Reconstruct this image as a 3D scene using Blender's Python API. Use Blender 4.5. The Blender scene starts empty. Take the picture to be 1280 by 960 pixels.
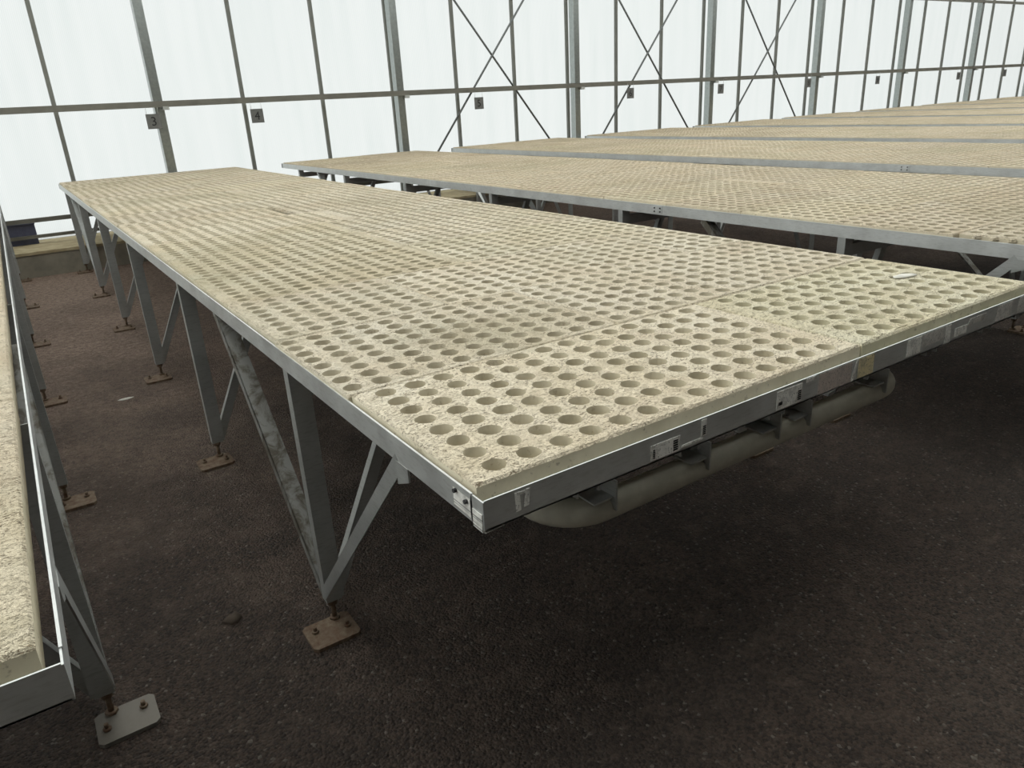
import bpy, math, random
from mathutils import Vector, Matrix
random.seed(7)
scn = bpy.context.scene
COL = scn.collection

# ------------------------------------------------------------------ camera
F_PX = 915.163
RIGHT = Vector((0.8267845, -0.5600610, -0.0525269))
UP = Vector((0.2423633, 0.2704002, 0.9317423))
FWD = Vector((0.5076293, 0.7830807, -0.3593009))
CAM = Vector((-0.5183, -0.9071, 1.5324))
cd = bpy.data.cameras.new('camera')
cd.sensor_width = 36.0
cd.lens = F_PX / 1280 * 36.0
cd.clip_start = 0.02
cam = bpy.data.objects.new('camera', cd)
m = Matrix.Identity(4)
for i in range(3):
    m[i][0], m[i][1], m[i][2], m[i][3] = RIGHT[i], UP[i], -FWD[i], CAM[i]
cam.matrix_world = m
COL.objects.link(cam)
scn.camera = cam

# ------------------------------------------------------------------ sky and exposure
SKY = 2.05
w = bpy.data.worlds.new('overcast_sky')
scn.world = w
w.use_nodes = True
bg = w.node_tree.nodes['Background']
bg.inputs[0].default_value = (0.985, 1.0, 0.985, 1)
bg.inputs[1].default_value = SKY
vs = scn.view_settings
vs.view_transform = 'Standard'
vs.look = 'None'
vs.exposure = 0.0
vs.gamma = 1.0
vs.use_curve_mapping = False

# ------------------------------------------------------------------ helpers
def tag(o, label=None, cat=None, group=None, kind=None):
    if label: o['label'] = label
    if cat: o['category'] = cat
    if group: o['group'] = group
    if kind: o['kind'] = kind
    return o

def empty(name, loc=(0, 0, 0)):
    o = bpy.data.objects.new(name, None)
    o.empty_display_size = 0.1
    o.location = loc
    COL.objects.link(o)
    return o

def link(name, mesh, parent=None, loc=(0, 0, 0)):
    o = bpy.data.objects.new(name, mesh)
    o.location = loc
    COL.objects.link(o)
    if parent is not None: o.parent = parent
    return o

class MB:
    """collects solids and links them as one mesh"""
    def __init__(s): s.v = []; s.f = []; s.sm = []; s.mi = []
    def face(s, idx, smooth=False, slot=0): s.f.append(tuple(idx)); s.sm.append(smooth); s.mi.append(slot)
    def hexa(s, p):
        b = len(s.v); s.v += [tuple(q) for q in p]
        for q in ((0, 3, 2, 1), (4, 5, 6, 7), (0, 1, 5, 4), (1, 2, 6, 5), (2, 3, 7, 6), (3, 0, 4, 7)):
            s.face([b + i for i in q])
        return s
    def box(s, x0, x1, y0, y1, z0, z1):
        return s.hexa([(x0, y0, z0), (x1, y0, z0), (x1, y1, z0), (x0, y1, z0),
                       (x0, y0, z1), (x1, y0, z1), (x1, y1, z1), (x0, y1, z1)])
    def prism(s, p0, p1, a, b):
        """bar from p0 to p1 with the cross-section spanned by a and b"""
        p0, p1, a, b = Vector(p0), Vector(p1), Vector(a), Vector(b)
        if (p1 - p0).dot(a.cross(b)) < 0: a, b = b, a
        return s.hexa([p0, p0 + a, p0 + a + b, p0 + b, p1, p1 + a, p1 + a + b, p1 + b])
    def tube(s, pts, r, n=12, caps=True):
        pts = [Vector(p) for p in pts]
        rings = []
        up = None
        for i, p in enumerate(pts):
            d = (pts[min(i + 1, len(pts) - 1)] - pts[max(i - 1, 0)]).normalized()
            if up is None:
                up = Vector((0, 0, 1)) if abs(d.z) < .9 else Vector((1, 0, 0))
            a = (up - d * up.dot(d)).normalized(); up = a
            b = d.cross(a)
            base = len(s.v)
            for k in range(n):
                t = 2 * math.pi * k / n
                s.v.append(tuple(p + a * (r * math.cos(t)) + b * (r * math.sin(t))))
            rings.append(base)
        for q in range(len(rings) - 1):
            for k in range(n):
                k2 = (k + 1) % n
                s.face((rings[q] + k, rings[q] + k2, rings[q + 1] + k2, rings[q + 1] + k), True)
        if caps:
            s.face([rings[0] + k for k in range(n)][::-1])
            s.face([rings[-1] + k for k in range(n)])
        return s
    def mesh(s, name, mat):
        me = bpy.data.meshes.new(name)
        me.from_pydata(s.v, [], s.f)
        me.polygons.foreach_set('use_smooth', s.sm)
        if mat: me.materials.append(mat)
        me.update()
        return me
    def build(s, name, mat, parent=None, loc=(0, 0, 0)):
        return link(name, s.mesh(name, mat), parent, loc)

# ------------------------------------------------------------------ materials
class Mat:
    def __init__(s, name):
        s.m = bpy.data.materials.new(name); s.m.use_nodes = True
        s.n = s.m.node_tree.nodes; s.l = s.m.node_tree.links
        s.b = s.n['Principled BSDF']; s.out = s.n['Material Output']
    def add(s, t, **kw):
        q = s.n.new(t)
        for k, v in kw.items(): setattr(q, k, v)
        return q
    def val(s, sock, v):
        if isinstance(v, bpy.types.NodeSocket): s.l.new(v, sock)
        else: sock.default_value = v
    def coord(s, out='Object', scale=(1, 1, 1), jitter=False):
        tc = s.add('ShaderNodeTexCoord'); mp = s.add('ShaderNodeMapping')
        s.l.new(tc.outputs[out], mp.inputs[0]); mp.inputs['Scale'].default_value = scale
        if jitter:
            oi = s.add('ShaderNodeObjectInfo'); mu = s.add('ShaderNodeMath', operation='MULTIPLY')
            s.l.new(oi.outputs['Random'], mu.inputs[0]); mu.inputs[1].default_value = 37.0
            s.l.new(mu.outputs[0], mp.inputs['Location'])
        return mp.outputs[0]
    def pos(s, scale=(1, 1, 1)):
        g = s.add('ShaderNodeNewGeometry'); mp = s.add('ShaderNodeMapping')
        s.l.new(g.outputs['Position'], mp.inputs[0]); mp.inputs['Scale'].default_value = scale
        return mp.outputs[0]
    def noise(s, vec, scale, detail=4, rough=.55, dist=0):
        q = s.add('ShaderNodeTexNoise'); s.l.new(vec, q.inputs['Vector'])
        q.inputs['Scale'].default_value = scale; q.inputs['Detail'].default_value = detail
        q.inputs['Roughness'].default_value = rough; q.inputs['Distortion'].default_value = dist
        return q.outputs['Fac']
    def voro(s, vec, scale, out='Distance', feature='F1'):
        q = s.add('ShaderNodeTexVoronoi', feature=feature); s.l.new(vec, q.inputs['Vector'])
        q.inputs['Scale'].default_value = scale
        return q.outputs[out]
    def ramp(s, fac, stops):
        q = s.add('ShaderNodeValToRGB'); s.l.new(fac, q.inputs[0])
        e = q.color_ramp.elements
        while len(e) < len(stops): e.new(.5)
        for el, (p, c) in zip(e, stops):
            el.position = p; el.color = (c, c, c, 1) if not isinstance(c, tuple) else c + (1,)
        return q.outputs[0]
    def mix(s, fac, a, b, mode='MIX'):
        q = s.add('ShaderNodeMix', data_type='RGBA', blend_type=mode)
        s.val(q.inputs[0], fac)
        for sock, v in ((q.inputs[6], a), (q.inputs[7], b)):
            s.val(sock, v + (1,) if isinstance(v, tuple) else v)
        return q.outputs[2]
    def math(s, op, a, b):
        q = s.add('ShaderNodeMath', operation=op); s.val(q.inputs[0], a); s.val(q.inputs[1], b)
        return q.outputs[0]
    def bump(s, h, strength, dist):
        q = s.add('ShaderNodeBump'); s.l.new(h, q.inputs['Height'])
        q.inputs['Strength'].default_value = strength; q.inputs['Distance'].default_value = dist
        s.l.new(q.outputs[0], s.b.inputs['Normal'])
    def set(s, col=None, rough=None, metal=None, spec=None):
        if col is not None: s.val(s.b.inputs['Base Color'], col + (1,) if isinstance(col, tuple) else col)
        if rough is not None: s.val(s.b.inputs['Roughness'], rough)
        if metal is not None: s.b.inputs['Metallic'].default_value = metal
        if spec is not None: s.b.inputs['Specular IOR Level'].default_value = spec
        return s.m

def mat_foam():
    t = Mat('foam')
    v = t.coord('Object', jitter=True)
    vs_ = t.coord('Object', (1, 1.9, 1), jitter=True)
    big = t.noise(v, 3.2, 4, .6)
    mid = t.noise(v, 24, 5, .65)
    fine = t.noise(vs_, 105, 4, .7, 1.2)
    c = t.mix(t.ramp(big, [(.35, 0.), (.65, 1.)]), (.79, .69, .52), (.87, .795, .645))
    c = t.mix(t.ramp(mid, [(.48, 0.), (.72, .45)]), c, (.53, .455, .315))
    # short dark flecks and dirt crumbs
    fl = t.ramp(fine, [(.545, 0.), (.605, .85)])
    patch = t.ramp(t.noise(v, 16, 3, .6), [(.40, .2), (.58, 1.)])
    c = t.mix(t.math('MULTIPLY', fl, patch), c, (.235, .170, .105))
    cr = t.ramp(t.voro(v, 62), [(.08, 1.), (.18, 0.)])
    cr = t.math('MULTIPLY', cr, t.ramp(t.noise(v, 23, 2), [(.52, 0.), (.57, 1.)]))
    c = t.mix(t.math('MULTIPLY', cr, .85), c, (.085, .065, .045))
    # algae and grime that run across the bench
    wp = t.pos()
    c = t.mix(t.math('MULTIPLY', t.ramp(t.noise(wp, 1.5, 4, .6), [(.50, 0.), (.66, 1.)]), .32), c, (.40, .385, .255))
    c = t.mix(t.math('MULTIPLY', t.ramp(t.noise(wp, 2.7, 4, .6), [(.54, 0.), (.70, 1.)]), .26), c, (.55, .42, .30))
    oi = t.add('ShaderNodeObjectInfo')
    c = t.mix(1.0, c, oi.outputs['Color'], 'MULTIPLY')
    h = t.math('ADD', t.math('MULTIPLY', t.noise(v, 80, 4, .75), 1.), t.math('MULTIPLY', mid, .8))
    h = t.math('SUBTRACT', h, t.math('MULTIPLY', fl, .35))
    t.bump(h, 1., .012)
    return t.set(c, .92, 0, .15)

def mat_foam_smooth(name, ca, cb):
    t = Mat(name)
    v = t.coord('Object', jitter=True)
    c = t.mix(t.ramp(t.noise(v, 11, 4, .6), [(.38, 0.), (.68, 1.)]), ca, cb)
    c = t.mix(t.math('MULTIPLY', t.ramp(t.noise(v, 55, 4, .7), [(.60, 0.), (.70, 1.)]), .6), c, (.24, .19, .13))
    oi = t.add('ShaderNodeObjectInfo')
    c = t.mix(1.0, c, oi.outputs['Color'], 'MULTIPLY')
    return t.set(c, .8, 0, .2)

def mat_metal(name, col, rough, metal=.75, dirt=.25, dirtcol=(.16, .14, .11), bump=.12):
    t = Mat(name)
    v = t.coord('Object', jitter=True)
    a = t.noise(v, 9, 5, .65)
    b = t.noise(t.coord('Object', (1, 1, 6), jitter=True), 30, 4, .6)
    c = t.mix(t.ramp(a, [(.35, 0.), (.7, 1.)]), tuple(q * .82 for q in col), col)
    c = t.mix(t.math('MULTIPLY', t.ramp(b, [(.5, 0.), (.72, 1.)]), dirt), c, dirtcol)
    t.set(c, t.ramp(a, [(.3, rough - .07), (.7, rough + .1)]), metal, .5)
    t.bump(b, bump, .002)
    return t.m

def mat_stained():
    t = Mat('stained_zinc')
    v = t.coord('Object', (1, 1, .45), jitter=True)
    n = t.noise(v, 16, 6, .7, .6)
    c = t.mix(t.ramp(n, [(.44, 0.), (.58, 1.)]), (.30, .30, .28), (.13, .115, .09))
    return t.set(c, .6, .45)

def mat_rust():
    t = Mat('rusty_steel')
    v = t.coord('Object', jitter=True)
    n = t.noise(v, 38, 5, .7)
    c = t.mix(t.ramp(n, [(.35, 0.), (.68, 1.)]), (.115, .062, .035), (.235, .185, .13))
    t.bump(n, .4, .002)
    return t.set(c, .75, .25)

def mat_floor():
    t = Mat('porous_asphalt')
    v = t.pos()
    cell = t.voro(v, 120)
    cellc = t.voro(v, 120, 'Color')
    sep = t.add('ShaderNodeSeparateColor'); t.l.new(cellc, sep.inputs[0])
    big = t.noise(v, 1.1, 4, .6)
    c = t.mix(t.ramp(big, [(.38, 0.), (.66, 1.)]), (.070, .052, .042), (.108, .077, .060))
    c = t.mix(t.ramp(sep.outputs[0], [(.15, .8), (.75, 0.)]), c, (.036, .029, .025))
    # pale grains
    c = t.mix(t.ramp(sep.outputs[1], [(.968, 0.), (.99, .5)]), c, (.27, .245, .21))
    # dusty trodden patches and damp dark ones
    c = t.mix(t.math('MULTIPLY', t.ramp(t.noise(v, .55, 3, .5), [(.5, 0.), (.68, 1.)]), .35), c, (.045, .050, .048))
    c = t.mix(t.math('MULTIPLY', t.ramp(t.noise(v, 9, 4, .7), [(.52, 0.), (.7, 1.)]), .4), c, (.165, .125, .098))
    # dust tone, paler towards the glazed wall with the brighter light there painted in
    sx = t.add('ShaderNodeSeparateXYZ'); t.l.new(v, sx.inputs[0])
    dust_light = t.math('ADD', t.math('MULTIPLY', sx.outputs[1], .09), t.math('MULTIPLY', t.noise(v, 1.3, 4, .6), .7))
    dust_light = t.math('MULTIPLY', t.ramp(dust_light, [(.46, 0.), (1.05, .9)]), t.ramp(sep.outputs[2], [(.0, .55), (.6, 1.)]))
    c = t.mix(dust_light, c, t.mix(t.ramp(t.noise(v, 26, 4, .7), [(.38, 0.), (.62, 1.)]), (.29, .205, .16), (.50, .375, .295)))
    h = t.math('ADD', t.math('MULTIPLY', cell, -1.), t.math('MULTIPLY', t.noise(v, 60, 4, .7), .9))
    t.bump(h, 1., .012)
    return t.set(c, .85, 0, .25)

def mat_concrete():
    t = Mat('concrete')
    v = t.pos()
    n = t.noise(v, 4, 6, .65)
    c = t.mix(t.ramp(n, [(.3, 0.), (.7, 1.)]), (.20, .185, .15), (.33, .30, .24))
    t.bump(t.noise(v, 60, 4), .3, .004)
    return t.set(c, .9, 0, .2)

def mat_ledge():
    t = Mat('sandy_ledge')
    v = t.pos()
    n = t.noise(v, 7, 6, .65)
    c = t.mix(t.ramp(n, [(.35, 0.), (.7, 1.)]), (.34, .28, .17), (.50, .43, .28))
    return t.set(c, .95, 0, .1)

def mat_pane(name='polycarbonate', hi=(.668, .678, .676), lo=(.642, .658, .655), clear=.55):
    """twin-wall sheet: scatters and passes the daylight, fine upright flutes"""
    t = Mat(name)
    t.n.remove(t.b)
    v = t.pos()
    wv = t.add('ShaderNodeTexWave', wave_type='BANDS', bands_direction='X')
    t.l.new(v, wv.inputs['Vector']); wv.inputs['Scale'].default_value = 15.7
    st = t.noise(t.pos((3, 3, .25)), 2.2, 5, .6)
    flute = t.ramp(wv.outputs['Fac'], [(.0, .93), (.35, 1.)])
    col = t.mix(t.ramp(st, [(.4, 0.), (.75, 1.)]), hi, lo)
    col = t.mix(1., col, flute, 'MULTIPLY')
    tl = t.add('ShaderNodeBsdfTranslucent'); t.l.new(col, tl.inputs[0])
    tp = t.add('ShaderNodeBsdfTransparent'); t.l.new(col, tp.inputs[0])
    gl = t.add('ShaderNodeBsdfGlossy'); gl.inputs['Roughness'].default_value = .25
    m1 = t.add('ShaderNodeMixShader'); m1.inputs[0].default_value = clear
    t.l.new(tl.outputs[0], m1.inputs[1]); t.l.new(tp.outputs[0], m1.inputs[2])
    fr = t.add('ShaderNodeFresnel'); fr.inputs['IOR'].default_value = 1.25
    ge = t.add('ShaderNodeNewGeometry'); fk = t.math('MULTIPLY', fr.outputs[0], t.math('SUBTRACT', 1., ge.outputs['Backfacing']))
    m2 = t.add('ShaderNodeMixShader'); t.l.new(fk, m2.inputs[0])
    t.l.new(m1.outputs[0], m2.inputs[1]); t.l.new(gl.outputs[0], m2.inputs[2])
    t.l.new(m2.outputs[0], t.out.inputs[0])
    return t.m

def mat_plain(name, col, rough=.7, metal=0):
    t = Mat(name)
    n = t.noise(t.coord('Object', jitter=True), 25, 4, .6)
    c = t.mix(t.ramp(n, [(.3, 0.), (.7, 1.)]), tuple(q * .8 for q in col), col)
    return t.set(c, rough, metal, .3)

def mat_label(name, col, ink=(.05, .05, .05)):
    """printed stick-on label, worn print rows"""
    t = Mat(name)
    v = t.coord('Object', (260, 1, 150))
    n = t.noise(v, 1.0, 3, .7)
    c = t.mix(t.math('MULTIPLY', t.ramp(n, [(.57, 0.), (.63, 1.)]), .75), col, ink)
    d = t.noise(t.coord('Object', jitter=True), 40, 5, .7)
    c = t.mix(t.math('MULTIPLY', t.ramp(d, [(.45, 0.), (.7, 1.)]), .6), c, (.22, .215, .20))
    return t.set(c, .7, 0, .3)

FOAM = mat_foam()
FOAM_S = mat_foam_smooth('moulded_foam', (.80, .735, .58), (.66, .60, .455))
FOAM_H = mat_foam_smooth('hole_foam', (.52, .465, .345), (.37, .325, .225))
ZINC = mat_metal('galvanised_steel', (.50, .515, .50), .46, .65, .28)
OLDZINC = mat_metal('weathered_zinc', (.235, .215, .185), .6, .4, .4)
RIM = mat_metal('aluminium_rim', (.66, .675, .66), .44, .62, .22)
STAIN = mat_stained()
RUST = mat_rust()
FLOOR = mat_floor()
CONC = mat_concrete()
LEDGE = mat_ledge()
PANE = mat_pane()
ROOFGLASS = mat_pane('roof_glass', (.985, .99, .98), (.95, .96, .95), .9)
COLUMN = mat_plain('column_zinc', (.40, .43, .415), .30, .95)
BAR = mat_metal('glazing_bar', (.20, .205, .185), .5, .5, .2)
RAILM = mat_metal('rail_paint', (.19, .185, .16), .5, .5, .2)
BRACE = mat_metal('brace_rod', (.13, .14, .138), .5, .4, .2)
PIPE = mat_plain('grey_pipe_paint', (.56, .54, .45), .55)
DARK = mat_plain('dark_coating', (.055, .055, .055), .8)
SIGN = mat_plain('sign_plate', (.135, .135, .130), .6)
INK = mat_plain('black_ink', (.02, .02, .02), .7)
NAVY = mat_plain('navy_plastic', (.11, .115, .17), .6)
LAB_W = mat_label('label_white', (.88, .87, .82))
LAB_G = mat_label('label_grey', (.66, .64, .60))
LAB_R = mat_label('label_pinkish', (.58, .50, .45))
LAB_Y = mat_label('label_yellowed', (.78, .68, .42))
SCRAP = mat_plain('pale_scrap', (.72, .70, .63), .7)
CLOD = mat_plain('earth_clod', (.10, .078, .06), .95)
OPAQUE = mat_plain('dull_sheeting', (.26, .25, .235), .9)

# ------------------------------------------------------------------ room shell
ZB, RH = 0.928, 0.056          # rim top height, rim height
LEN, WID, PITCH = 9.23, 2.0, 2.5992
X_L, X_R, Y_N, Y_F = -6.2, 29.0, -5.0, 9.667
EAVE = 4.45
KERB_Y, KERB_Z = 8.68, 0.275

fl = MB(); fl.hexa([(X_L, Y_N, -.1), (X_R, Y_N, -.1), (X_R, Y_F, -.1), (X_L, Y_F, -.1),
                    (X_L, Y_N, 0), (X_R, Y_N, 0), (X_R, Y_F, 0), (X_L, Y_F, 0)])
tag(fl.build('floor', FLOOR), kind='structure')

# glazed side wall beyond the bench ends
wall = empty('wall_back', (0, Y_F, 0)); tag(wall, kind='structure')
def wp(name, mb, mat): return mb.build(name, mat, wall, (0, -Y_F, 0))
wp('kerb', MB().box(X_L, X_R, KERB_Y, Y_F - .02, .0, KERB_Z - .03), CONC)
wp('kerb_ledge', MB().box(X_L, X_R, KERB_Y - .015, Y_F + .06, KERB_Z - .03, KERB_Z), LEDGE)
BAR0, BARS = 0.187, 1.0847
j0, j1 = -5, 26
bar_me = MB().box(-.023, .023, Y_F - .045, Y_F - .004, KERB_Z, EAVE).mesh('glazing_bar', BAR)
pane_me = MB().box(-BARS / 2 + .004, BARS / 2 - .004, Y_F, Y_F + .016, KERB_Z, EAVE).mesh('pane', PANE)
for j in range(j0, j1 + 1):
    x = BAR0 + j * BARS
    link('glazing_bar', bar_me, wall, (x, -Y_F, 0))
    if j < j1: link('pane', pane_me, wall, (x + BARS / 2, -Y_F, 0))
COLX = [1.268 + 3.254 * k for k in range(-2, 9)]
col_mb = MB()
cw = .053
col_mb.box(-cw, cw, 9.37, 9.378, KERB_Z, EAVE)             # front flange
col_mb.box(-cw, cw, 9.489, 9.497, KERB_Z, EAVE)             # back flange
col_mb.box(-cw, -cw + .006, 9.378, 9.489, KERB_Z, EAVE)     # closed side
col_mb.box(cw - .006, cw, 9.378, 9.489, KERB_Z, EAVE)
col_me = col_mb.mesh('column', COLUMN)
clip_me = MB().box(.03, .10, 9.30, 9.37, 1.66, 1.70).mesh('rail_clip', ZINC)
for x in COLX:
    c = link('column', col_me, wall, (x, -Y_F, 0))
    link('rail_clip', clip_me, c)
ZR = 1.728
def rail(z, y, h, d, mat=RAILM):
    wp('rail', MB().box(X_L, X_R, y, y + d, z - h / 2, z + h / 2), mat)
rail(ZR, 9.315, .070, .05)
rail(3.235, 9.315, .058, .05)
rail(.545, 9.29, .048, .04)
rail(.362, 9.29, .036, .04)
for k in (3, 4, 5):                                         # cross-braced bays
    xa, xb = COLX[k], COLX[k + 1]
    for s in (0, 1):
        p0 = (xa if s == 0 else xb, 9.40 + .03 * s, .22); p1 = (xb if s == 0 else xa, 9.40 + .03 * s, 4.22)
        wp('cross_brace', MB().tube([p0, p1], .016, 8), BRACE)

# roof: clear sheets over the benches, unseen solid sheeting added to shade the walkway
roof = empty('ceiling', (0, 0, EAVE)); tag(roof, kind='structure')
ROOF_Y0 = -1.55
y_roof = [ROOF_Y0 + (Y_F + .1 - ROOF_Y0) * k / 4 for k in range(5)]
NX = 11
xs = [X_L + (X_R - X_L) * k / NX for k in range(NX + 1)]
for a in range(NX):
    for b in range(4):
        MB().box(xs[a] + .01, xs[a + 1] - .01, y_roof[b] + .01, y_roof[b + 1] - .01, EAVE + .08, EAVE + .096).build('roof_pane', ROOFGLASS, roof, (0, 0, -EAVE))
for a in range(NX + 1):
    MB().box(xs[a] - .04, xs[a] + .04, Y_N, Y_F + .1, EAVE - .04, EAVE + .08).build('rafter', COLUMN, roof, (0, 0, -EAVE))
MB().box(X_L, X_R, Y_N, ROOF_Y0, EAVE + .08, EAVE + .14).build('shade_sheeting', OPAQUE, roof, (0, 0, -EAVE))
# gable on the left (glazed) and the two remaining walls
gl = empty('wall_left', (X_L, 0, 0)); tag(gl, kind='structure')
MB().box(-.1, 0, Y_N, Y_F, 0, KERB_Z).build('kerb', CONC, gl)
for a in range(9):
    ya, yb = 0.4 + a * (Y_F - .4) / 9, 0.4 + (a + 1) * (Y_F - .4) / 9
    MB().box(-.03, -.014, ya + .004, yb - .004, KERB_Z, EAVE + .08).build('pane', ROOFGLASS, gl)
    MB().box(-.012, .03, ya - .02, ya + .02, KERB_Z, EAVE).build('glazing_bar', BAR, gl)
MB().box(-.08, 0, Y_N, .39, KERB_Z, EAVE + .08).build('sheeting', OPAQUE, gl)
tag(MB().box(X_L, X_R, Y_N - .1, Y_N, 0, EAVE + .08).build('wall_front', OPAQUE), kind='structure')
tag(MB().box(X_R, X_R + .1, Y_N, Y_F, 0, EAVE + .08).build('wall_right', OPAQUE), kind='structure')

# ------------------------------------------------------------------ foam panels with planting holes
PT, PD = .052, .534            # thickness, depth of a panel
HP_X, HP_Y, HR, HD = .0735, .0645, .0236, .038
ROWP = .538
def panel_mesh(wd, first, seed, scallop=0, ragged=False, nmax=99):
    """panel in local coordinates 0..wd by 0..PD, top at z = 0; holes in a square grid"""
    rnd = random.Random(seed)
    mb = MB()
    if first:
        nx = int((wd - first - .028) / HP_X + 1e-6) + 1
    else:                                      # hole field centred on the panel
        nx = int((wd - .060) / HP_X) + 1
        first = (wd - (nx - 1) * HP_X) / 2
    nx = min(nx, nmax)
    ny = 8
    fy = .046
    x0, y0 = first - HP_X / 2, fy - HP_Y / 2
    x1, y1 = x0 + nx * HP_X, y0 + ny * HP_Y
    ch = .005
    x0 = max(x0, ch + .0005)
    N = 16
    def V(x, y, z):
        mb.v.append((x, y, z)); return len(mb.v) - 1
    for i in range(nx):
        for j in range(ny):
            cx, cy = first + i * HP_X, fy + j * HP_Y
            r = HR * rnd.uniform(.94, 1.05)
            ox, oy = rnd.uniform(-.0012, .0012), rnd.uniform(-.0012, .0012)
            chip = rnd.random() < .07
            a0 = rnd.uniform(0, 6.28)
            sq, ring, low = [], [], []
            for k in range(N):
                t = 2 * math.pi * (k + .0) / N
                c, s = math.cos(t), math.sin(t)
                q = max(abs(c), abs(s))
                hx = c / q * HP_X / 2; hy = s / q * HP_Y / 2
                if i == 0 and c < 0: hx *= (cx - x0) / (HP_X / 2)
                sq.append(V(cx + hx, cy + hy, 0))
                rr = r * (1 + rnd.uniform(-.03, .03))
                if chip and math.cos(t - a0) > .55: rr *= rnd.uniform(1.05, 1.28)
                if i == 0 and c < 0: rr = min(rr, (cx - x0) * .96)
                ring.append(V(cx + ox + c * rr, cy + oy + s * rr, rnd.uniform(-.0012, 0)))
                low.append(V(cx + ox + c * r * .93, cy + oy + s * r * .93, -HD))
            for k in range(N):
                k2 = (k + 1) % N
                mb.face((ring[k], sq[k], sq[k2], ring[k2]))
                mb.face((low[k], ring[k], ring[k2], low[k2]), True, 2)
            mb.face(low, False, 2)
    # plain margins round the hole field, chamfered edge, sides, underside
    o = [V(ch, ch, 0), V(wd - ch, ch, 0), V(wd - ch, PD - ch, 0), V(ch, PD - ch, 0)]
    n = [V(x0, y0, 0), V(x1, y0, 0), V(x1, y1, 0), V(x0, y1, 0)]
    for k in range(4): mb.face((o[k], o[(k + 1) % 4], n[(k + 1) % 4], n[k]))
    if ragged:
        # crumbled front edge: many small notches
        M = 46
        top, mid, bot = [], [], []
        for k in range(M + 1):
            x = ch + (wd - 2 * ch) * k / M
            d = rnd.uniform(0, .010) if rnd.random() < .8 else rnd.uniform(.008, .02)
            if k in (0, M): d = 0
            top.append(V(x, ch, 0) if k in (0, M) else V(x, ch + min(d, .007), rnd.uniform(-.002, .003)))
            mid.append(V(x, d * .6, -.006 - d * .8)); bot.append(V(x, 0, -PT))
        for k in range(M):
            mb.face((mid[k], mid[k + 1], top[k + 1], top[k])); mb.face((bot[k], bot[k + 1], mid[k + 1], mid[k]), False, 1)
    e = [V(0, 0, -ch), V(wd, 0, -ch), V(wd, PD, -ch), V(0, PD, -ch)]
    b = [V(0, 0, -PT), V(wd, 0, -PT), V(wd, PD, -PT), V(0, PD, -PT)]
    for k in range(4):
        k2 = (k + 1) % 4
        mb.face((e[k], e[k2], o[k2], o[k])); mb.face((b[k], b[k2], e[k2], e[k]), False, 1)
    mb.face(b[::-1])
    if scallop:
        # edge broken through a row of holes: the ribs between the holes stand out
        for j in range(9):
            yy = fy + (j - .5) * HP_Y
            if 0 < yy < PD - .01:
                ww = rnd.uniform(.014, .022)
                mb.hexa([(-scallop, yy - ww * .35, -.012), (.0, yy - ww, -.012), (.0, yy + ww, -.012), (-scallop, yy + ww * .35, -.012),
                         (-scallop * .9, yy - ww * .3, -.003), (.0, yy - ww * .7, -.001), (.0, yy + ww * .7, -.001), (-scallop * .9, yy + ww * .3, -.003)])
    me = mb.mesh('foam_panel', FOAM)
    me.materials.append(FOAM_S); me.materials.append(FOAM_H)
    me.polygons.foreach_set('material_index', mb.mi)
    return me

# widths of the panels laid side by side in one row of a bench: (x start, width, first hole offset)
PATTERN = {
    'A': [(.010, 1.095, .066), (1.109, .878, .088)],
    'B': [(.002, .798, .029), (.804, 1.182, 0)],
    'C': [(.009, .558, 0), (.571, 1.095, 0), (1.670, .316, 0)],
    'D': [(.010, .940, 0), (.954, 1.032, 0)],
    'E': [(.010, .915, 0), (.992, .994, 0)],
    'L': [(.010, 1.095, .066), (1.109, .866, .050)],
    'M': [(.010, .940, 0), (.954, 1.021, .050)],
    'F': [(.040, 1.065, 0), (1.109, .878, 0)],
}
meshes = {}
for key, lst in PATTERN.items():
    for q, (x, wd, first) in enumerate(lst):
        for v in range(2):
            sc = .034 if (key == 'E' and q == 1) else .026 if (key == 'F' and q == 0) else 0
            meshes[key, q, v] = panel_mesh(wd, first, hash((ord(key), q, v)) % 9999, sc, key == 'A' and q == 1 and v == 1, 99 if key not in 'LM' or q == 0 else 9 if key == 'L' else 11)
ROWS_MAIN = 'ABCDDDAEBCABDACBD'

# ------------------------------------------------------------------ the growing benches
LEGY = [1.039 + 1.5045 * k for k in range(6)]
def mirror(mb):
    mb.v = [(WID - x, y, z) for x, y, z in mb.v]
    mb.f = [tuple(reversed(f)) for f in mb.f]
    return mb

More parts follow.
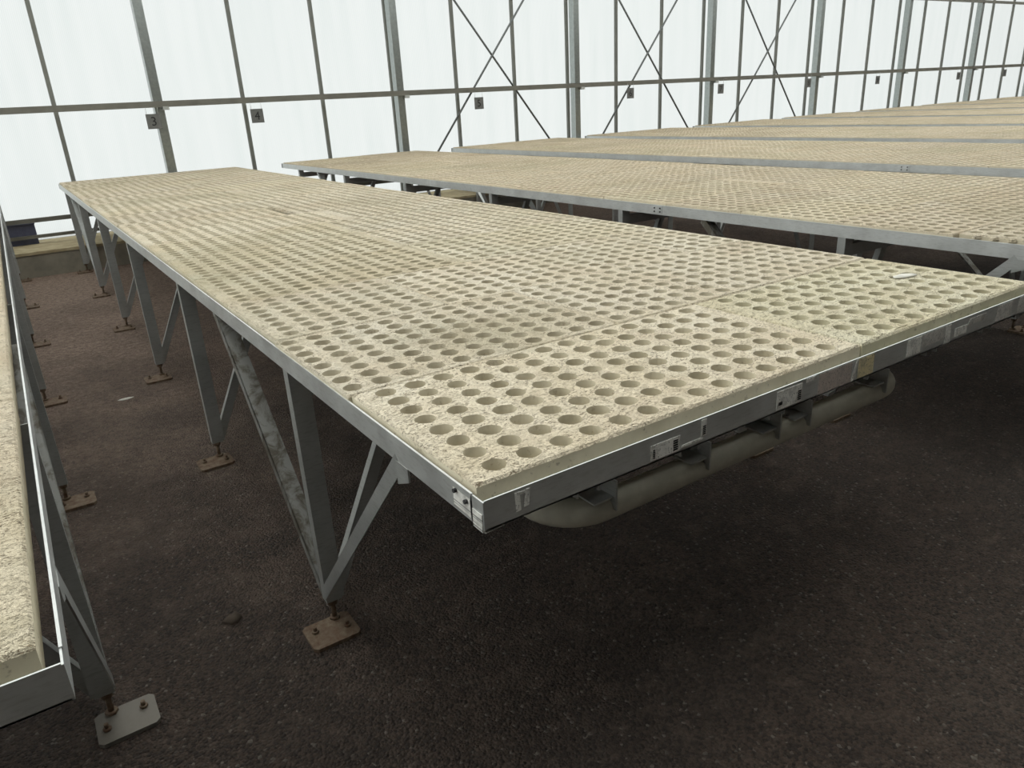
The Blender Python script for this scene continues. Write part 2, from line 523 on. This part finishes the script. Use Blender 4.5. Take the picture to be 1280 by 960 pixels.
def leg_mesh(y, right):
    mb = MB()
    a, t = .004, .004
    mb.box(a, a + t, y, y + .04, .095, ZB - RH + .02)
    mb.box(a + t, a + .058, y, y + t, .095, ZB - RH + .02)
    mb.box(a, a + .05, y, y + .04, .088, .095)
    return (mirror(mb) if right else mb).mesh('leg', ZINC)
def spindle_mesh(y, right):
    mb = MB(); x = .026
    mb.tube([(x, y + .018, .012), (x, y + .018, .10)], .008, 8)
    mb.tube([(x, y + .018, .070), (x, y + .018, .086)], .016, 6)
    mb.tube([(x, y + .018, .012), (x, y + .018, .022)], .017, 6)
    return (mirror(mb) if right else mb).mesh('spindle', RUST)
def plate_mesh(y, right, mat):
    mb = MB(); x, yy, hw, hd, c = -.006, y - .032, .076, .064, .012
    pts = [(x - hw + c, yy - hd), (x + hw - c, yy - hd), (x + hw, yy - hd + c), (x + hw, yy + hd - c), (x + hw - c, yy + hd), (x - hw + c, yy + hd), (x - hw, yy + hd - c), (x - hw, yy - hd + c)]
    n = len(pts)
    mb.v = [(p[0], p[1], 0.001) for p in pts] + [(p[0], p[1], .013) for p in pts]
    mb.face(range(n - 1, -1, -1)); mb.face(range(n, 2 * n))
    for k in range(n): mb.face((k, (k + 1) % n, n + (k + 1) % n, n + k))
    return (mirror(mb) if right else mb).mesh('foot_plate', mat)
def bolt_mesh(y, right, dx, dy):
    mb = MB(); x, yy = -.006 + dx, y - .032 + dy
    mb.tube([(x, yy, .013), (x, yy, .021)], .011, 6).tube([(x, yy, .021), (x, yy, .034)], .006, 6)
    return (mirror(mb) if right else mb).mesh('bolt', RUST)

def inward_brace(y, right):
    p0, p1 = Vector((.03, y + .012, .115)), Vector((.355, y + .012, .815))
    d = (p1 - p0).normalized(); nrm = Vector((-d.z, 0, d.x))
    mb = MB()
    mb.prism(p0, p1, nrm * -.038, (0, .004, 0))
    mb.prism(p0, p1, nrm * -.004, (0, .03, 0))
    return (mirror(mb) if right else mb).mesh('inward_brace', ZINC)
def strut_back(y, right, mat):
    p0, p1 = Vector((.006, y + .02, .105)), Vector((.006, y + .85, ZB - RH + .012))
    d = (p1 - p0).normalized(); nrm = Vector((0, d.z, -d.y))
    mb = MB()
    mb.prism(p0, p1, (.056, 0, 0), nrm * .004)
    mb.prism(p0, p1, (.004, 0, 0), nrm * .036)
    return (mirror(mb) if right else mb).mesh('diagonal_strut', mat)
def strut_front(y, right):
    p0, p1 = Vector((-.0005, y + .012, .115)), Vector((-.0005, y - .715, ZB - RH + .002))
    d = (p1 - p0).normalized(); nrm = Vector((0, -d.z, d.y))
    if nrm.z < 0: nrm = -nrm
    mb = MB()
    mb.prism(p0 - nrm * .018, p1 - nrm * .018, (.004, 0, 0), nrm * .037)
    return (mirror(mb) if right else mb).mesh('end_strut', ZINC)
def gusset(y, right):
    mb = MB(); y1 = y - .70
    mb.v = [(-.001, y1, ZB - RH), (-.001, y1 - .055, ZB - RH), (-.001, y1 - .055, ZB - RH - .030), (-.001, y1, ZB - RH - .055),
            (.003, y1, ZB - RH), (.003, y1 - .055, ZB - RH), (.003, y1 - .055, ZB - RH - .030), (.003, y1, ZB - RH - .055)]
    for q in ((0, 1, 2, 3), (7, 6, 5, 4), (0, 4, 5, 1), (1, 5, 6, 2), (2, 6, 7, 3), (3, 7, 4, 0)): mb.face(q)
    return (mirror(mb) if right else mb).mesh('gusset', ZINC)

def side_rail(right):
    mb = MB()
    mb.box(0, .003, .036, LEN - .004, ZB - RH, ZB)
    mb.box(-.0012, 0, .036, LEN - .004, ZB - .005, ZB)              # rolled top lip
    return (mirror(mb) if right else mb).mesh('side_rail', RIM)
def end_rail(y, s):
    mb = MB()
    mb.box(.003, WID - .003, min(y, y + s * .003), max(y, y + s * .003), ZB - RH, ZB)
    mb.box(.003, WID - .003, min(y, y + s * .030), max(y, y + s * .030), ZB - RH, ZB - RH + .003)
    mb.box(.0, .003, min(y, y + s * .040), max(y, y + s * .040), ZB - RH, ZB - .002)
    mb.box(WID - .003, WID, min(y, y + s * .040), max(y, y + s * .040), ZB - RH, ZB - .002)
    return mb.mesh('end_rail', RIM)

SUPX = (.25, .52, .80, 1.18, 1.45, 1.75)
ZSUP = ZB + .012 - PT - .002
def channel_mesh(x):
    mb = MB()
    mb.box(x - .028, x + .028, .034, LEN - .034, ZSUP - .004, ZSUP)
    mb.box(x + .024, x + .028, .034, LEN - .034, ZSUP - .050, ZSUP - .004)
    mb.box(x - .028, x - .024, .034, LEN - .034, ZSUP - .050, ZSUP - .004)
    return mb.mesh('support_channel', ZINC)
def crossbeam_mesh(y):
    z1 = ZSUP - .051
    return MB().box(.063, WID - .063, y + .0, y + .004, z1 - .055, z1).box(.063, WID - .063, y + .004, y + .04, z1 - .004, z1).mesh('cross_beam', ZINC)
def pipe_mesh():
    r = .030; z = ZB - .163; ya, xa, xb, R = .078, .215, 1.385, .10
    pts = [(xa, LEN - .5, z), (xa, 2, z), (xa, ya + R + .2, z)]
    pts += [(xa + R - R * math.cos(t), ya + R - R * math.sin(t), z) for t in [math.pi / 2 * k / 8 for k in range(9)]]
    pts += [(.6, ya, z), (1.0, ya, z)]
    pts += [(xb - R + R * math.sin(t), ya + R - R * math.cos(t), z) for t in [math.pi / 2 * k / 8 for k in range(9)]]
    pts += [(xb, ya + R + .2, z), (xb, 2, z), (xb, LEN - .5, z)]
    return MB().tube(pts, r, 18).mesh('heating_pipe', PIPE)
def hanger_mesh(x):
    """strap plate that carries the pipe under the front edge"""
    z = ZB - .163
    mb = MB()
    mb.box(x - .026, x + .026, .048, .105, z + .030, z + .034)
    mb.box(x + .023, x + .027, .040, .110, z + .005, ZSUP - .05)
    return mb.mesh('pipe_hanger', ZINC)

lib = {}
for r in (False, True):
    lib['side', r] = side_rail(r)
    for k, y in enumerate(LEGY):
        lib['leg', k, r] = leg_mesh(y, r); lib['sp', k, r] = spindle_mesh(y, r)
        lib['pl', k, r, 0] = plate_mesh(y, r, RUST)
        lib['pl', k, r, 1] = plate_mesh(y, r, OLDZINC)
        for b, (dx, dy) in enumerate(((-.045, .018), (.050, -.012))): lib['bo', k, r, b] = bolt_mesh(y, r, dx, dy)
        lib['in', k, r] = inward_brace(y, r)
    for k in (0, 4): lib['sb', k, r] = strut_back(LEGY[k], r, STAIN if k == 0 else ZINC)
    lib['sf', r] = strut_front(LEGY[0], r); lib['gu', r] = gusset(LEGY[0], r)
lib['near'] = end_rail(0, 1); lib['far'] = end_rail(LEN, -1)
for q, x in enumerate(SUPX): lib['ch', q] = channel_mesh(x)
for k, y in enumerate(LEGY): lib['cb', k] = crossbeam_mesh(y + .006)
lib['pipe'] = pipe_mesh()
for q, x in enumerate((.30, .565, .80, .915, 1.235)): lib['ha', q] = hanger_mesh(x)
joint_me = MB().box(-.0022, -.0002, 0, .075, ZB - RH + .006, ZB - .006).mesh('rail_joint', RIM)
screw_me = MB().tube([(-.001, 0, 0), (-.0065, 0, 0)], .0042, 8).mesh('screw', DARK)

LABELS = {
    -1: 'growing bench cut off by the left picture edge, aluminium rim and pale foam panels',
    0: 'large foreground growing bench of holed foam panels, near corner and stickered end rail in view',
    1: 'growing bench right behind the foreground bench, its left rim and legs showing',
    2: 'third bench counted from the foreground bench, wide foam strip towards sign 5',
    3: 'fourth bench counted from the foreground bench, low strip of foam under sign 6',
    4: 'fifth bench counted from the foreground bench, narrow foam strip towards sign 7',
    5: 'sixth bench counted from the foreground bench, far foam strip towards sign 8',
    6: 'seventh bench counted from the foreground bench, distant foam strip towards sign 9',
    7: 'eighth bench counted from the foreground bench, thin distant foam strip at far right',
    8: 'second farthest growing bench, a sliver of foam at the far right',
    9: 'farthest growing bench, a last sliver of foam at the right picture edge',
}
def make_bench(k):
    ox = k * PITCH
    B = empty('growing_bench', (ox, 0, 0))
    tag(B, LABELS[k], 'growing bench', 'holed foam growing benches in parallel rows')
    rails = {}
    for r in (False, True): rails[r] = link('side_rail', lib['side', r], B)
    rails['near'] = link('end_rail', lib['near'], B); link('end_rail', lib['far'], B)
    for y in ((2.2,) if k > 0 else ()):
        j = link('rail_joint', joint_me, rails[False], (0, y, 0))
        for dy in (.015, .06):
            for dz in (-.018, -.038): link('screw', screw_me, rails[False], (-.0012, y + dy, ZB + dz))
    near = k <= 3
    for r in (False, True):
        for q in range(6):
            L = link('leg', lib['leg', q, r], B)
            if near:
                link('spindle', lib['sp', q, r], L)
                link('foot_plate', lib['pl', q, r, 1 if (k == -1 and q == 0) else 0], L)
                for b in range(2): link('bolt', lib['bo', q, r, b], L)
            link('inward_brace', lib['in', q, r], B)
        for q in (0, 4): link('diagonal_strut', lib['sb', q, r], B)
        s = link('end_strut', lib['sf', r], B); link('gusset', lib['gu', r], s)
    for q in range(len(SUPX)): link('support_channel', lib['ch', q], B)
    for q in range(6): link('cross_beam', lib['cb', q], B)
    if k == 0:
        p = link('heating_pipe', lib['pipe'], B)
        for q in range(5): link('pipe_hanger', lib['ha', q], p)
    rnd = random.Random(100 + k)
    rows = ROWS_MAIN if k == 0 else 'F' + ''.join(rnd.choice('ABCD') for _ in range(16))
    if k == -1: rows = ''.join(rnd.choice('LM') for _ in range(17))
    for i, key in enumerate(rows):
        for q, (x, wd, first) in enumerate(PATTERN[key]):
            v = rnd.randrange(2)
            if k == 0 and i == 0: v = 1
            o = link('foam_panel', meshes[key, q, v], B)
            z = ZB + .012 + rnd.uniform(-.002, .002)
            y = .034 + i * ROWP + rnd.uniform(-.0015, .0015)
            ang = rnd.uniform(-.0025, .0025)
            o.location = (x, y, z)
            if i not in (0, 16): o.rotation_euler = (0, 0, ang)
            f = rnd.uniform(.92, 1.0) - .015 * i - (.06 if k else 0); g = rnd.uniform(-.02, .02)  # darker row by row: weaker far light and some dirt painted into the tint
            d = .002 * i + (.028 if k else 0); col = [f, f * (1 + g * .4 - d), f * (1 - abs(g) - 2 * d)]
            if k == 0 and q == 0 and 3 <= i <= 5: col = [.83, .82, .77]
            if k == 0 and q == 1 and i == 0: col = [.97, .99, .93]
            if k == 0 and q == 0 and i == 0: col = [1.03, 1.02, 1.0]
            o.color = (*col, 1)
    return B, rails
benches = {}
for k in range(-1, 10): benches[k] = make_bench(k)

# ------------------------------------------------------------------ labels and marks on the foreground bench
near_rail = benches[0][1]['near']; left_rail = benches[0][1][False]
def sticker(x0, x1, z0, z1, mat, skew=0.):
    mb = MB()
    mb.hexa([(x0, -.0012, z0), (x1, -.0012, z0), (x1, -.0001, z0), (x0, -.0001, z0),
             (x0 + skew, -.0012, z1), (x1 + skew, -.0012, z1), (x1 + skew, -.0001, z1), (x0 + skew, -.0001, z1)])
    return mb.build('sticker', mat, near_rail)
T, Bz = ZB, ZB - RH
sticker(.064, .074, Bz + .014, T - .006, LAB_W, -.002)
sticker(.080, .090, Bz + .018, T - .006, LAB_W, .004)
sticker(.070, .084, T - .012, T - .007, LAB_W, 0)
sticker(.374, .452, Bz + .006, T - .018, LAB_W)
sticker(.512, .527, Bz + .016, T - .004, LAB_W)
sticker(.455, .515, Bz + .009, Bz + .014, LAB_W, .004)
sticker(.746, .832, Bz + .006, T - .007, LAB_W)
sticker(.846, .882, T - .011, T - .002, LAB_W)
sticker(.893, 1.018, Bz + .003, T - .003, LAB_R)
sticker(1.020, 1.028, Bz + .003, T - .003, LAB_W, .016)
sticker(1.046, 1.108, Bz + .004, T - .003, LAB_Y)
sticker(1.254, 1.318, Bz + .008, T - .004, LAB_W)
sticker(1.322, 1.430, Bz + .018, T - .003, LAB_G)
sticker(1.434, 1.462, Bz + .002, T - .004, LAB_W)
sticker(1.486, 1.548, Bz + .010, Bz + .034, LAB_W)
sticker(1.550, 1.64, Bz + .028, T - .010, LAB_G, .01)
sticker(1.71, 1.80, Bz + .006, T - .004, LAB_G)
sticker(1.84, 1.90, Bz + .004, T - .003, LAB_G)
# black codes printed on the labels
def code(x0, x1, z0, z1):
    mb = MB()
    n = 5
    for q in range(n):
        za = z0 + (z1 - z0) * q / n
        mb.box(x0, x1, -.0020, -.0013, za, za + (z1 - z0) / n * .6)
    mb.build('printed_code', INK, near_rail)
for a in ((.434, .446, Bz + .010, Bz + .034), (.516, .524, Bz + .02, Bz + .040), (.818, .829, Bz + .012, Bz + .036), (.380, .385, Bz + .010, Bz + .030), (.752, .765, Bz + .016, Bz + .024)):
    code(*a)
# torn label and screws on the side rail by the corner
def side_label(y0, y1, z0, z1, mat):
    return MB().box(-.0016, -.0013, y0, y1, z0, z1).build('sticker', mat, left_rail)
side_label(.040, .098, Bz + .006, T - .012, LAB_W)
MB().box(-.0018, -.0003, .004, .034, Bz - .004, Bz + .030).build('torn_label', LAB_W, near_rail)
MB().hexa([(.002, .002, Bz - .006), (.040, .002, Bz - .004), (.034, .03, Bz - .004), (.002, .03, Bz - .006),
           (.002, .002, Bz - .0045), (.040, .002, Bz - .0025), (.034, .03, Bz - .0025), (.002, .03, Bz - .0045)]).build('torn_label', LAB_W, near_rail)
for y, z in ((.086, T - .014), (.050, T - .020)):
    link('screw', screw_me, left_rail, (-.0012, y, z))

# ------------------------------------------------------------------ hanging bench numbers
def digit_mesh(txt):
    cu = bpy.data.curves.new('digit', 'FONT'); cu.body = txt; cu.size = .145; cu.align_x = 'CENTER'; cu.align_y = 'CENTER'
    cu.extrude = .0008; cu.resolution_u = 4
    ob = bpy.data.objects.new('digit_tmp', cu); COL.objects.link(ob)
    dg = bpy.context.evaluated_depsgraph_get()
    me = bpy.data.meshes.new_from_object(ob.evaluated_get(dg))
    bpy.data.objects.remove(ob); bpy.data.curves.remove(cu)
    me.name = 'digit'; me.materials.clear(); me.materials.append(INK)
    me.transform(Matrix.Rotation(math.pi / 2, 4, 'X'))
    return me
SIGN_LABELS = ['square grey sign 3 hung from the rail in front of the leftmost thick column',
    'square grey sign 4 hung from the rail, next right of sign 3',
    'grey sign 5 hung under the rail inside the first cross-braced bay',
    'grey sign 6 hung under the rail overlapping the brace of the second cross-braced bay',
    'grey sign 7 hung right of the column that starts the third cross-braced bay',
    'grey sign 8 hung from the rail against the column ending the third braced bay',
    'small distant grey sign 9 hung mid-pane in the bay after the braced ones',
    'tiny distant grey sign 10 hung left of the next to last column in view',
    'tiniest grey sign 11, hung from the rail nearest the right picture edge']
plate_me = MB().box(-.080, .080, -.002, .002, -.085, .085).mesh('plate', SIGN)
wire_me = MB().tube([(0, 0, .085), (0, -.002, .16)], .0022, 6).mesh('wire', ZINC)
for n, (x, z) in enumerate([(1.165, 1.537), (2.410, 1.535), (5.79, 1.537), (8.90, 1.562), (11.21, 1.552), (13.90, 1.572), (16.42, 1.555), (19.96, 1.547), (22.36, 1.557)]):
    num = str(n + 3)
    S = empty('bench_number_sign', (x, 9.305, z))
    tag(S, SIGN_LABELS[n], 'sign', 'bench number signs along the rail')
    link('plate', plate_me, S)
    d = link('digit', digit_mesh(num), S, (0, -.0032, -.004))
    for dx in (-.066, .066): link('wire', wire_me, S, (dx, 0, 0))

# ------------------------------------------------------------------ loose things
def blob(name, mat, pts, h, seed, parent=None):
    """thin crumpled scrap: outline pts with thickness h, a raised middle"""
    rnd = random.Random(seed); mb = MB(); n = len(pts)
    cx = sum(p[0] for p in pts) / n; cy = sum(p[1] for p in pts) / n
    mb.v = [(x, y, 0) for x, y in pts] + [(x, y, h * rnd.uniform(.5, 1)) for x, y in pts]
    mb.v += [(cx + (x - cx) * .5, cy + (y - cy) * .5, h * rnd.uniform(1.2, 2.2)) for x, y in pts] + [(cx, cy, h * 1.6)]
    mb.face(range(n - 1, -1, -1))
    for k in range(n):
        k2 = (k + 1) % n
        mb.face((k, k2, n + k2, n + k)); mb.face((n + k, n + k2, 2 * n + k2, 2 * n + k), True); mb.face((2 * n + k, 2 * n + k2, 3 * n), True)
    return mb.build(name, mat, parent)
s = blob('plastic_scrap', SCRAP, [(-.05, -.006), (-.02, -.02), (.02, -.018), (.045, -.004), (.03, .014), (-.01, .02), (-.04, .012)], .004, 1)
s.location = (1.813, .325, ZB + .013); s.rotation_euler = (0, 0, -.25)
tag(s, 'white plastic scrap lying on the foam at the right end of the foreground bench', 'scrap')
s = blob('dry_leaf', SCRAP, [(-.042, 0), (-.02, -.018), (.01, -.02), (.04, -.006), (.046, .004), (.02, .016), (-.02, .014)], .003, 2)
s.location = (-.229, 3.779, .001)
tag(s, 'pale dry leaf lying on the dark floor of the left aisle', 'leaf')
s = blob('earth_clod', CLOD, [(.028 * math.cos(t) * (1 + .3 * math.sin(3 * t)), .022 * math.sin(t)) for t in [6.283 * k / 9 for k in range(9)]], .012, 3)
s.location = (-.244, 1.266, .0)
tag(s, 'small dark clod of earth on the floor near the foremost bench leg', 'clod')
C_ = empty('storage_crate', (-.62, 9.44, KERB_Z))
tag(C_, 'dark navy crate standing on the wall ledge behind the low rails', 'crate')
MB().box(-.28, .28, -.055, .055, .0, .225).build('body', NAVY, C_, (0, -.02, 0))
MB().box(-.285, .285, -.06, .06, .225, .238).build('rim', NAVY, C_, (0, -.02, 0))
for x in (-.14, .14): MB().box(x - .01, x + .01, -.062, -.055, .0, .22).build('rib', NAVY, C_, (0, -.02, 0))
